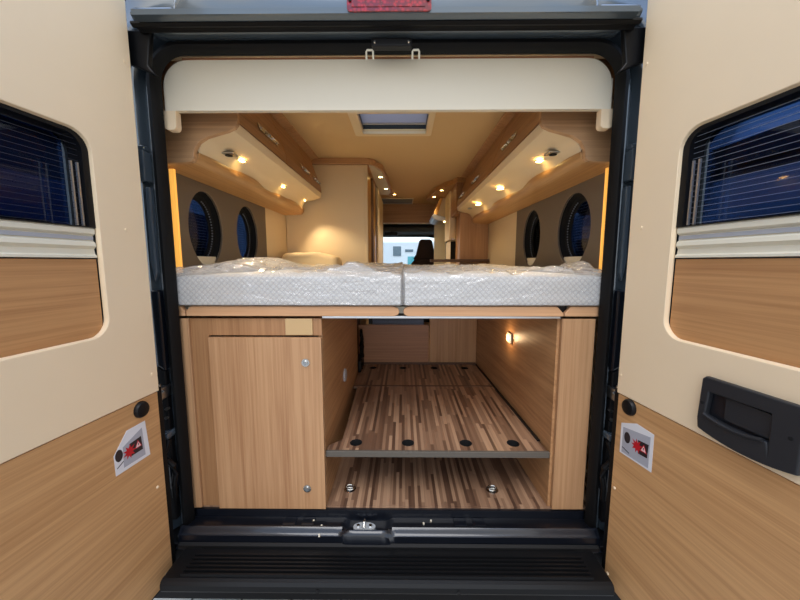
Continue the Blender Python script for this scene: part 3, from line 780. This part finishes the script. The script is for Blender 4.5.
mattress(-.805, .0555, 'left white quilted mattress with diamond pattern, under clear plastic', 'crinkled clear plastic wrap around the left mattress', 3.1, 1.56)
mattress(.057, .815, 'right white quilted mattress with diamond pattern, under clear plastic', 'crinkled clear plastic wrap around the right mattress', 8.7, 2.1)
pl = obj('pillow', soft_box(-.885, -.45, 1.30, 1.57,   .955, 1.075, .05, 24, 14, 8, lambda p, n: Vector((0, 0, -.09*max(0, (p.x+.62))*2.2 + .012*noise.noise(p*8)))), 'pillow', smooth=True)
tag(pl, 'cream pillow at far left corner of the bed against the wardrobe', 'pillow')

# ================================================================== GARAGE UNDER THE BED
cab = thing('garage_cabinet', 'oak cabinet with large door at left under the bed', 'cabinet', (-.52, .3, 0))
obj('face_frame', pr([(-.797, 0.001), (-.797, .784), (-.2565, .784), (-.2565, .7175), (-.6955, .7175), (-.6955, .001)], 'xz', .010, .022), 'oak_shaded', cab, bev=.001)
obj('corner_trim', pr([(-.800, -.004), (-.765, -.002), (-.765, .0115), (-.800, .0115)], 'xy', .001, .785), 'oak_v', cab, bev=.002)
obj('gap_shade', bx(-.72, -.262, .0225, .029, .002, .73), 'void', cab)  # black sheet added to stand in for the shadow gap round the door
dr = obj('door', bx(-.690, -.2555, -.008, .012, .002, .712), 'oak_v', cab, bev=.0015)
for x, z in ((-.318, .615), (-.328, .093)):
    kb = obj('knob', cyl(B(), (x, -.006, z), (x, -.011, z), .0155, n=28), 'chrome', dr, smooth=True)
    obj('button', cyl(B(), (x, -.011, z), (x, -.017, z), .009, .0075, 20), 'steel', kb, smooth=True)
obj('side_board', pr([(.022, .001), (1.02, .001), (1.02, .20), (.98, .30), (.98, .784), (.022, .784)], 'yz', -.2725, -.2565), 'oak_side', cab)
obj('vent_disc', cyl(B(), (-.2565, .475, .396), (-.249, .475, .396), .036, .032, 24), 'grey', cab, smooth=True)
obj('carcass', bx(-.79, -.28, .03, .97, .002, .78), 'oak_side', cab)
tg = obj('cover_plate', bx(-.395, -.290, .002, .0115, .720, .7845), 'beige', bev=.002)
tag(tg, 'small beige cover plate above the left cabinet door', 'cover plate')

pt_ = thing('garage_partition', 'oak partition and end post at right under the bed', 'partition', (.7, .3, 0))
obj('end_post', bx(.662, .788, .0, .018, .001, .785), 'oak_v', pt_, bev=.002)
obj('side_board', pr([(.652, .0185), (.668, .0185), (.625, 1.20), (.609, 1.20)], 'xy', .001, .784), 'oak_side', pt_)
cl = thing('courtesy_lamp', 'small glowing amber lamp on right partition under the bed', 'lamp', (.63, .5, .58))
obj('lamp_base', bx(.624, .633, .470, .535, .570, .622), 'white', cl, bev=.003)
obj('lamp_lens', bx(.618, .624, .482, .522, .578, .614), 'amber', cl, bev=.003)
blight('bulb', cl, (.60, .50, .596), .3, (1, .66, .35), 'POINT', .02)

fs = thing('false_floor', 'raised striped-wood platform with dark round holes, under the bed', 'shelf', (.2, .6, .20))
ZD = .237
def circ(x, y, r=.026): return ell(x, y, r, r, 24)
fh = [(x, .083) for x in (-.142, .079, .324, .524)]; rh = [(x, 1.080) for x in (-.160, .058, .283, .503)]
obj('deck_board', pr([(-.253, .025), (.643, .025), (.617, .729), (-.222, .729), (-.204, .108), (-.253, .062)], 'xy', ZD-.018, ZD, holes=[circ(*p) for p in fh]), 'planks', fs)
obj('deck_board', pr([(-.250, .733), (.617, .733), (.603, 1.165), (-.250, 1.165)], 'xy', ZD-.018, ZD, holes=[circ(*p) for p in rh]), 'planks', fs)
for x, y in fh+rh:
    bm = B(); V = [[bm.verts.new((x+r*math.cos(2*PI*i/24), y+r*math.sin(2*PI*i/24), z)) for i in range(24)] for r, z in ((.0262, ZD+.0008), (.0245, ZD+.0008), (.0245, ZD-.035))]
    for a_, b_ in zip(V, V[1:]):
        for i in range(24): bm.faces.new((a_[i], a_[(i+1) % 24], b_[(i+1) % 24], b_[i]))
    bm.faces.new(V[-1])
    obj('hole_shade', bm, 'void', fs)  # black cup added so the hole looks dark inside, shade put into its colour
obj('front_edge', bx(-.256, .648, .012, .025, ZD-.022, ZD+.003), 'greyedge', fs, bev=.002)
obj('side_edge', pr([(.632, .10), (.644, .10), (.606, 1.16), (.596, 1.16)], 'xy', ZD, ZD+.006), 'black', fs)
obj('seam_profile', bx(-.245, .615, .725, .737, ZD-.001, ZD+.003), 'dkbrown', fs)
obj('support_batten', bx(-.24, .60, 1.15, 1.164, .002, ZD-.018), 'dkbrown', fs)
bk = thing('garage_back_wall', 'brown bulkhead panels closing the far end under the bed', 'bulkhead', (.2, 1.26, 0))
obj('panel', bx(-.275, .250, 1.18, 1.20, .10, .534), 'oak_back', bk, bev=.002)
obj('panel', bx(.256, .607, 1.184, 1.20, .10, .784), 'oak_v', bk, bev=.002)
obj('bottom_trim', bx(-.25, .602, 1.168, 1.179, .20, .250), 'dkbrown', bk, bev=.002)
vg = thing('vent_grille', 'pale blue slatted vent high on the back wall under the bed', 'vent', (0, 1.2, .52))
obj('vent_frame', bx(-.20, .215, 1.20, 1.21, .536, .60), 'black', vg)
for k in range(6):
    obj('slat', bx(-.17, .21, 1.192, 1.2, .536+k*.010, .541+k*.010), 'ventblue', vg)
tag(obj('wall_back', bx(-.93, -.28, 1.30, 1.32, .0, .78), 'dkbrown'), kind='structure')
# cables in the dark gap at the left
cb = thing('cable_bundle', 'black cable bundle in dark gap left of the raised platform', 'cables', (-.25, 1.0, .21))
rc = random.Random(5)
for k in range(6):
    pts = []
    for i in range(9):
        pts.append((-.240+.008*math.sin(i*1.3+k*1.7), 1.06+.05*math.sin(k*2.1+i*.8)+.004*k, .243+.034*i+.004*rc.random()))
    obj('cable', tube(B(), pts, .006, 8), 'black', cb, smooth=True)
obj('socket_box', bx(-.252, -.232, .96, 1.0, .243, .32), 'black', cb, bev=.004)
for x, lab in ((-.177, 'chrome lashing ring in the lower striped floor, at left'), (.451, 'chrome lashing ring in the lower striped floor, at right')):
    t = thing('lashing_ring', lab, 'lashing ring', (x, .115, 0), 0, 'floor lashing rings')
    obj('cup', ring(B(), (x, .115, .0005), (0, 0, 1), .017, .026, .005), 'chrome', t, smooth=True)
    obj('cup_floor', cyl(B(), (x, .115, .0004), (x, .115, .0025), .0165, n=20), 'steel', t)
    obj('ring', tube(B(), [(x+.019*math.cos(a*PI/6), .115+.012*math.sin(a*PI/6), .010+.004*math.sin(a*PI/6)) for a in range(13)], .003, 8, False), 'chrome', t, smooth=True)
    obj('hinge_bar', cyl(B(), (x-.015, .115, .008), (x+.015, .115, .008), .003, n=10), 'chrome', t)

# ================================================================== WARDROBE / CORRIDOR LEFT
wd = thing('wardrobe', 'cream wardrobe behind left end of bed with golden edge posts', 'wardrobe', (-.58, 1.8, 0))
obj('rear_face', bx(-.932, -.262, 1.600, 1.620, .80, 1.80), 'cream_in', wd, bev=.003)
obj('edge_profile', bx(-.262, -.240, 1.596, 1.625, .60, 1.80), 'cream_in', wd, bev=.004)
obj('carcass', bx(-.932, -.27, 1.622, 3.3, .005, 1.78), 'cream_in', wd)
obj('tambour_door', extr(B(), [(-.268, 1.63)]+[(-.250-.006*(k % 2), 1.63+k*.03) for k in range(14)]+[(-.268, 2.03)], 'xy', .6, 1.80), 'gold', wd)
obj('corner_post', bx(-.27, -.235, 2.04, 2.12, .6, 1.80), 'dkbrown', wd, bev=.006)
obj('corner_post', bx(-.27, -.228, 2.13, 2.28, .6, 1.80), 'gold', wd, bev=.012)
obj('corner_post', bx(-.27, -.228, 2.29, 2.40, .6, 1.80), 'dkbrown', wd, bev=.006)
obj('side_door', bx(-.27, -.212, 2.41, 3.3, .3, 1.80), 'cream_in', wd, bev=.01)
cor = [(-.925, 1.575), (-.30, 1.575), (-.23, 1.585), (-.175, 1.63), (-.12, 1.80), (-.09, 2.2), (-.07, 2.70), (-.10, 2.84), (-.20, 2.86), (-.27, 2.86), (-.925, 2.86)]
co = thing('ceiling_soffit', 'curved brown and cream ceiling soffit above the wardrobe, left of corridor', 'soffit', (-.5, 2.2, 1.80), 0, 'curved soffits')
obj('soffit_board', pr(cor, 'xy', 1.802, 1.849), 'oak_dark', co, bev=.004)
obj('soffit_liner', pr([(-.23, 1.62), (-.185, 1.65), (-.135, 1.81), (-.108, 2.2), (-.088, 2.68), (-.115, 2.81), (-.22, 2.82)], 'xy', 1.797, 1.802), 'white', co)
downlight(-.155, 1.98, 1.796, 'recessed spotlight in left curved soffit, nearer one', .018, 7)
downlight(-.13, 2.48, 1.796, 'recessed spotlight in left curved soffit, farther one', .018, 7)
downlight(-.05, 3.05, 1.848, 'small ceiling spotlight in middle of corridor before roof vent', .016, 7)

# ================================================================== KITCHEN SIDE RIGHT
tc_ = thing('kitchen_cupboard', 'tall oak cupboard beyond the right mattress', 'cupboard', (.8, 2.4, 0))
obj('rear_face', bx(.640, .932, 2.200, 2.22, .3, 1.50), 'oak_v', tc_, bev=.003)
obj('carcass', bx(.66, .932, 2.222, 2.60, .005, 1.845), 'oak_v', tc_)
obj('upper_front', pr([(2.222, 1.50), (2.60, 1.50), (2.60, 1.846), (2.222, 1.846)], 'yz', .60, .658), 'oak_y', tc_, bev=.004)
obj('column', bx(.585, .655, 2.61, 3.0, 1.25, 1.846), 'cream_in', tc_, bev=.006)
obj('column_foot', bx(.60, .655, 2.61, 3.0, .3, 1.24), 'cream_in', tc_, bev=.006)
obj('oven_opening', bx(.605, .66, 2.602, 2.6095, 1.0, 1.235), 'void', tc_)
obj('door_latch', bx(.61, .65, 2.600, 2.6095, 1.25, 1.27), 'chrome', tc_, bev=.002)
wt = obj('worktop', bx(.335, .93, 2.13, 2.199, 1.0, 1.028), 'dkbrown', bev=.003)
tag(wt, 'dark brown worktop ledge at the far end of right mattress', 'worktop')
sl = thing('wall_locker', 'small cream wall locker with lit grey base, right of corridor', 'locker', (.56, 3.1, 1.5))
obj('body', pr([(.49, 1.58), (.68, 1.545), (.70, 1.80), (.52, 1.80), (.485, 1.70)], 'xz', 3.02, 3.5), 'cream_in', sl, bev=.01)
obj('front_edge', pr([(.44, 1.60), (.485, 1.57), (.555, 1.80), (.52, 1.80)], 'xz', 3.0, 3.5), 'gold', sl, bev=.006)
obj('base_tray', pr([(.42, 1.575), (.44, 1.535), (.52, 1.51), (.70, 1.515), (.70, 1.545), (.49, 1.575), (.45, 1.605)], 'xz', 2.98, 3.5), 'alu', sl, bev=.006)
obj('base_lamp', cyl(B(), (.60, 3.05, 1.512), (.60, 3.05, 1.506), .03, n=20), 'warm', sl)
cr = [(.93, 2.2), (.60, 2.2), (.575, 2.30), (.50, 2.42), (.43, 2.62), (.385, 2.92), (.36, 3.2), (.93, 3.2)]
c2 = thing('ceiling_soffit', 'curved brown ceiling soffit above kitchen, right of corridor', 'soffit', (.6, 2.6, 1.80), 0, 'curved soffits')
obj('soffit_board', pr(cr, 'xy', 1.80, 1.849), 'oak_beam', c2, bev=.004)
downlight(.49, 2.58, 1.799, 'recessed spotlight in right curved soffit, nearer one', .018, 7)
downlight(.44, 2.95, 1.799, 'recessed spotlight in right curved soffit, farther one', .018, 7)
tag(obj('trim_4', bx(.50, .93, 3.52, 3.54, .0, 1.60), 'white'), kind='structure')
cu = obj('curtain', extr(B(), [(.655+.006*(k % 2), 3.45+.0*k-.012*k) for k in range(5)]+[(.67, 3.40), (.67, 3.45)], 'xy', .9, 1.50), 'vanblue', smooth=True)
tag(cu, 'narrow dark blue curtain beside the far right cab doorway', 'curtain')

# ceiling vent grid, header, cab
vg2 = thing('ceiling_vent', 'dark grey grid vent in the far ceiling above the cab', 'ceiling vent', (0, 3.5, 1.83))
obj('vent_frame', pr([(-.25, 3.30), (.20, 3.30), (.20, 3.70), (-.25, 3.70)], 'xy', 1.838, 1.849, holes=[[(-.235, 3.315), (.185, 3.315), (.185, 3.685), (-.235, 3.685)]]), 'white', vg2)
obj('vent_mesh', bx(-.235, .185, 3.315, 3.685, 1.843, 1.849), 'handle', vg2)
for k in range(7):
    y = 3.35+k*.05; obj('vent_bar', bx(-.235, .185, y, y+.006, 1.838, 1.843), 'grey', vg2)
hb = thing('cab_header', 'brown board above the windscreen with pale lower edge', 'header board', (0, 3.75, 1.55))
obj('board', bx(-.27, .93, 3.74, 3.76, 1.575, 1.85), 'oak_dark', hb)
obj('lower_edge', bx(-.27, .50, 3.725, 3.765, 1.560, 1.576), 'white', hb, bev=.003)
# cab shell
wh = [(-.80, .86), (.66, .86), (.74, .95), (.76, 1.15), (.72, 1.36), (.64, 1.46), (.5, 1.478), (-.80, 1.478)]
tag(obj('wall_front', pr([(-.99, .0), (.99, 0), (.99, 1.85), (-.99, 1.85)], 'xz', 4.86, 4.9, holes=[wh]), 'hat'), kind='structure')
w5 = thing('window_5', None, None, (0, 4.88, .86)); w5['kind'] = 'structure'
obj('pane', bx(-.85, .8, 4.905, 4.912, .8, 1.52), 'clear', w5)
obj('windscreen_rim', pr([(p[0]*1.0, p[1]) for p in wh], 'xz', 4.85, 4.86, holes=[[(-.76, .89), (.64, .89), (.71, .96), (.73, 1.15), (.69, 1.35), (.62, 1.435), (.49, 1.45), (-.76, 1.45)]]), 'black', w5)
hl = obj('headliner_tray', pr([(-.8, 1.49), (.66, 1.49), (.72, 1.56), (-.8, 1.56)], 'xz', 4.2, 4.84), 'hat', bev=.02)
tag(hl, 'grey cab headliner shelf above the windscreen', 'shelf')
mr_ = thing('mirror', 'dark rear-view mirror at top left of the windscreen', 'mirror', (-.14, 4.1, 1.42))
obj('housing', pr(rrect(-.24, -.03, 1.415, 1.475, .02), 'xz', 4.10, 4.14), 'black', mr_, bev=.01)
obj('stem', cyl(B(), (-.13, 4.14, 1.46), (-.13, 4.19, 1.485), .012), 'black', mr_)
se = thing('driver_chair', 'dark brown cab seat with tapered headrest before the windscreen', 'seat', (.40, 4.0, 0))
obj('backrest', pr([(.16, .45), (.66, .45), (.63, .98), (.56, 1.06), (.26, 1.06), (.19, .98)], 'xz', 4.02, 4.16), 'seat', se, bev=.04, seg=4)
obj('headrest', pr([(.215, 1.04), (.60, 1.04), (.565, 1.12), (.515, 1.33), (.49, 1.355), (.34, 1.355), (.315, 1.33), (.265, 1.12)], 'xz', 4.03, 4.14), 'seat', se, bev=.03, seg=4)
obj('seat_cushion', bx(.16, .66, 4.17, 4.60, .30, .45), 'seat', se, bev=.04, seg=4)
obj('seat_base', bx(.22, .60, 4.2, 4.55, .0, .30), 'black', se)
db = obj('dashboard', bx(-.9, .9, 4.68, 4.85, .3, .86), 'black', bev=.04)
tag(db, 'black dashboard below the windscreen', 'dashboard')

# ================================================================== OUTSIDE
gr = obj('ground', bx(-30, 30, -14, 40, -.66, -.62), 'paving'); tag(gr, kind='structure')
def motorhome(x0, x1, y0, y1, lab):
    t = thing('motorhome', lab, 'motorhome', ((x0+x1)/2, y0, -.62))
    prof_ = [(x0, -.1), (x1, -.1), (x1, 1.6), (x1-.5, 1.82), (x0+1.2, 1.82), (x0+.5, 1.5), (x0, .9)]
    obj('body', pr(prof_, 'xz', y0, y1), 'mhwhite', t, bev=.06)
    for a, b, c, e, m_ in ((x0+1.86, x0+2.18, 1.24, 1.62, 'mhwin'), (x0+2.34, x0+2.66, 1.40, 1.5, 'mhwin'), (x0+2.44, x0+2.9, .90, 1.22, 'mhteal')):
        obj('window', bx(a, b, y0-.03, y0-.005, c, e), m_, t, bev=.01)
    obj('skirt', bx(x0+.1, x1-.1, y0+.02, y1, -.4, -.1), 'grey', t)
    for a in (x0+1, x1-1.2): obj('wheel', cyl(B(), (a, y0+.02, -.28), (a, y0+.25, -.28), .34, n=28), 'rubber', t, smooth=True)
    return t
motorhome(-2.2, 4.2, 12, 14.2, 'white motorhome parked beyond the windscreen')
def parked_van(x0, x1, y0, y1, zt, mat, lab, s):
    t = thing('parked_van', lab, 'van', ((x0+x1)/2, (y0+y1)/2, -.62), 0, 'vans parked beside the camper')
    obj('body', pr(rrect(y0, y1, -.35, zt, .25), 'yz', x0, x1), mat, t, bev=.05)
    xs_ = x0 if s > 0 else x1
    for a in (y0+.5, y0+1.9, y0+3.3):
        obj('window', bx(*sorted((xs_, xs_-s*.02)), a, a+1.1, .6, zt-.45), 'darkwin', t, bev=.01)
    for a in (y0+.9, y1-1.0): obj('wheel', cyl(B(), (xs_-s*.02, a, -.28), (xs_+s*.2, a, -.28), .34, n=28), 'rubber', t, smooth=True)
parked_van(3.6, 5.6, 1.2, 6.6, 1.9, 'vansilver', 'silver parked van seen through the right door window', 1)
parked_van(-5.8, -3.8, .8, 6.2, 1.9, 'vanblue', 'dark blue parked van seen through the left door window', -1)
bd = thing('hall_building', 'long dark-roofed grey hall standing right of the camper', 'building', (12, 6, -.62))
obj('wall', bx(9.0, 14, -8, 16, -.62, 3.5), 'wall', bd)
obj('roof', bx(8.7, 14.3, -8.3, 16.3, 3.5, 4.1), 'roofm', bd)
for k in range(6):
    y = -6+k*3.6
    f = obj('window', bx(8.96, 8.99, y, y+1.8, .6, 1.9), 'darkwin', bd)
b2 = thing('hall_building', 'long grey hall added left of the camper to block the sky', 'building', (-12, 6, -.62))  # added to block blue sky and keep the left door window dark
obj('wall', bx(-14, -9, -8, 9.5, -.62, 4.2), 'wall', b2)
obj('roof', bx(-14.3, -8.7, -8.3, 9.8, 4.2, 4.8), 'roofm', b2)

# ================================================================== LIGHT
W = bpy.data.worlds.new('world'); SC.world = W; W.use_nodes = True
n = W.node_tree.nodes; l = W.node_tree.links; bg = n['Background']
tc = n.new('ShaderNodeTexCoord'); sp = n.new('ShaderNodeSeparateXYZ'); l.new(tc.outputs['Generated'], sp.inputs[0])
r = n.new('ShaderNodeValToRGB'); e = r.color_ramp.elements
e[0].position = 0.0; e[0].color = (.95, .97, 1.0, 1); e[1].position = .9; e[1].color = (.36, .56, 1.0, 1)
k = e.new(.25); k.color = (.66, .80, 1.0, 1)
l.new(sp.outputs['Z'], r.inputs['Fac'])
nz = n.new('ShaderNodeTexNoise'); nz.inputs['Scale'].default_value = 3.2; nz.inputs['Detail'].default_value = 6; l.new(tc.outputs['Generated'], nz.inputs['Vector'])
cr_ = n.new('ShaderNodeValToRGB'); cr_.color_ramp.elements[0].position = .47; cr_.color_ramp.elements[1].position = .60
l.new(nz.outputs['Fac'], cr_.inputs['Fac'])
mxx = n.new('ShaderNodeMixRGB'); mxx.inputs['Color2'].default_value = (1.0, .96, .90, 1)
l.new(cr_.outputs['Color'], mxx.inputs['Fac']); l.new(r.outputs['Color'], mxx.inputs['Color1']); l.new(mxx.outputs['Color'], bg.inputs['Color'])
bg.inputs['Strength'].default_value = 1.0
sun = bpy.data.lights.new('sun', 'SUN'); sun.energy = 1.0; sun.angle = math.radians(30); sun.color = (1, .95, .88)
so_ = bpy.data.objects.new('sun', sun); C.objects.link(so_)
so_.rotation_euler = Vector((0.05, .55, -.85)).to_track_quat('-Z', 'Y').to_euler()
# ================================================================== CAMERA
F = 330.0; pitch = math.atan(38/F); yaw = math.atan(-3/F)
cam = bpy.data.cameras.new('camera'); cam.sensor_fit = 'HORIZONTAL'; cam.sensor_width = 36; cam.lens = F/800*36
cam.clip_start = .02; cam.clip_end = 200
co_ = bpy.data.objects.new('camera', cam); C.objects.link(co_)
co_.location = (.057, -1.24, 1.0); co_.rotation_euler = (PI/2-pitch, 0, -yaw)
SC.camera = co_
SC.view_settings.view_transform = 'Standard'; SC.view_settings.look = 'None'; SC.view_settings.exposure = .85; SC.view_settings.gamma = 1
SC.view_settings.use_curve_mapping = False
SC.cycles.max_bounces = 10; SC.cycles.transparent_max_bounces = 24; SC.cycles.caustics_reflective = False; SC.cycles.caustics_refractive = False
SC.cycles.use_denoising = True
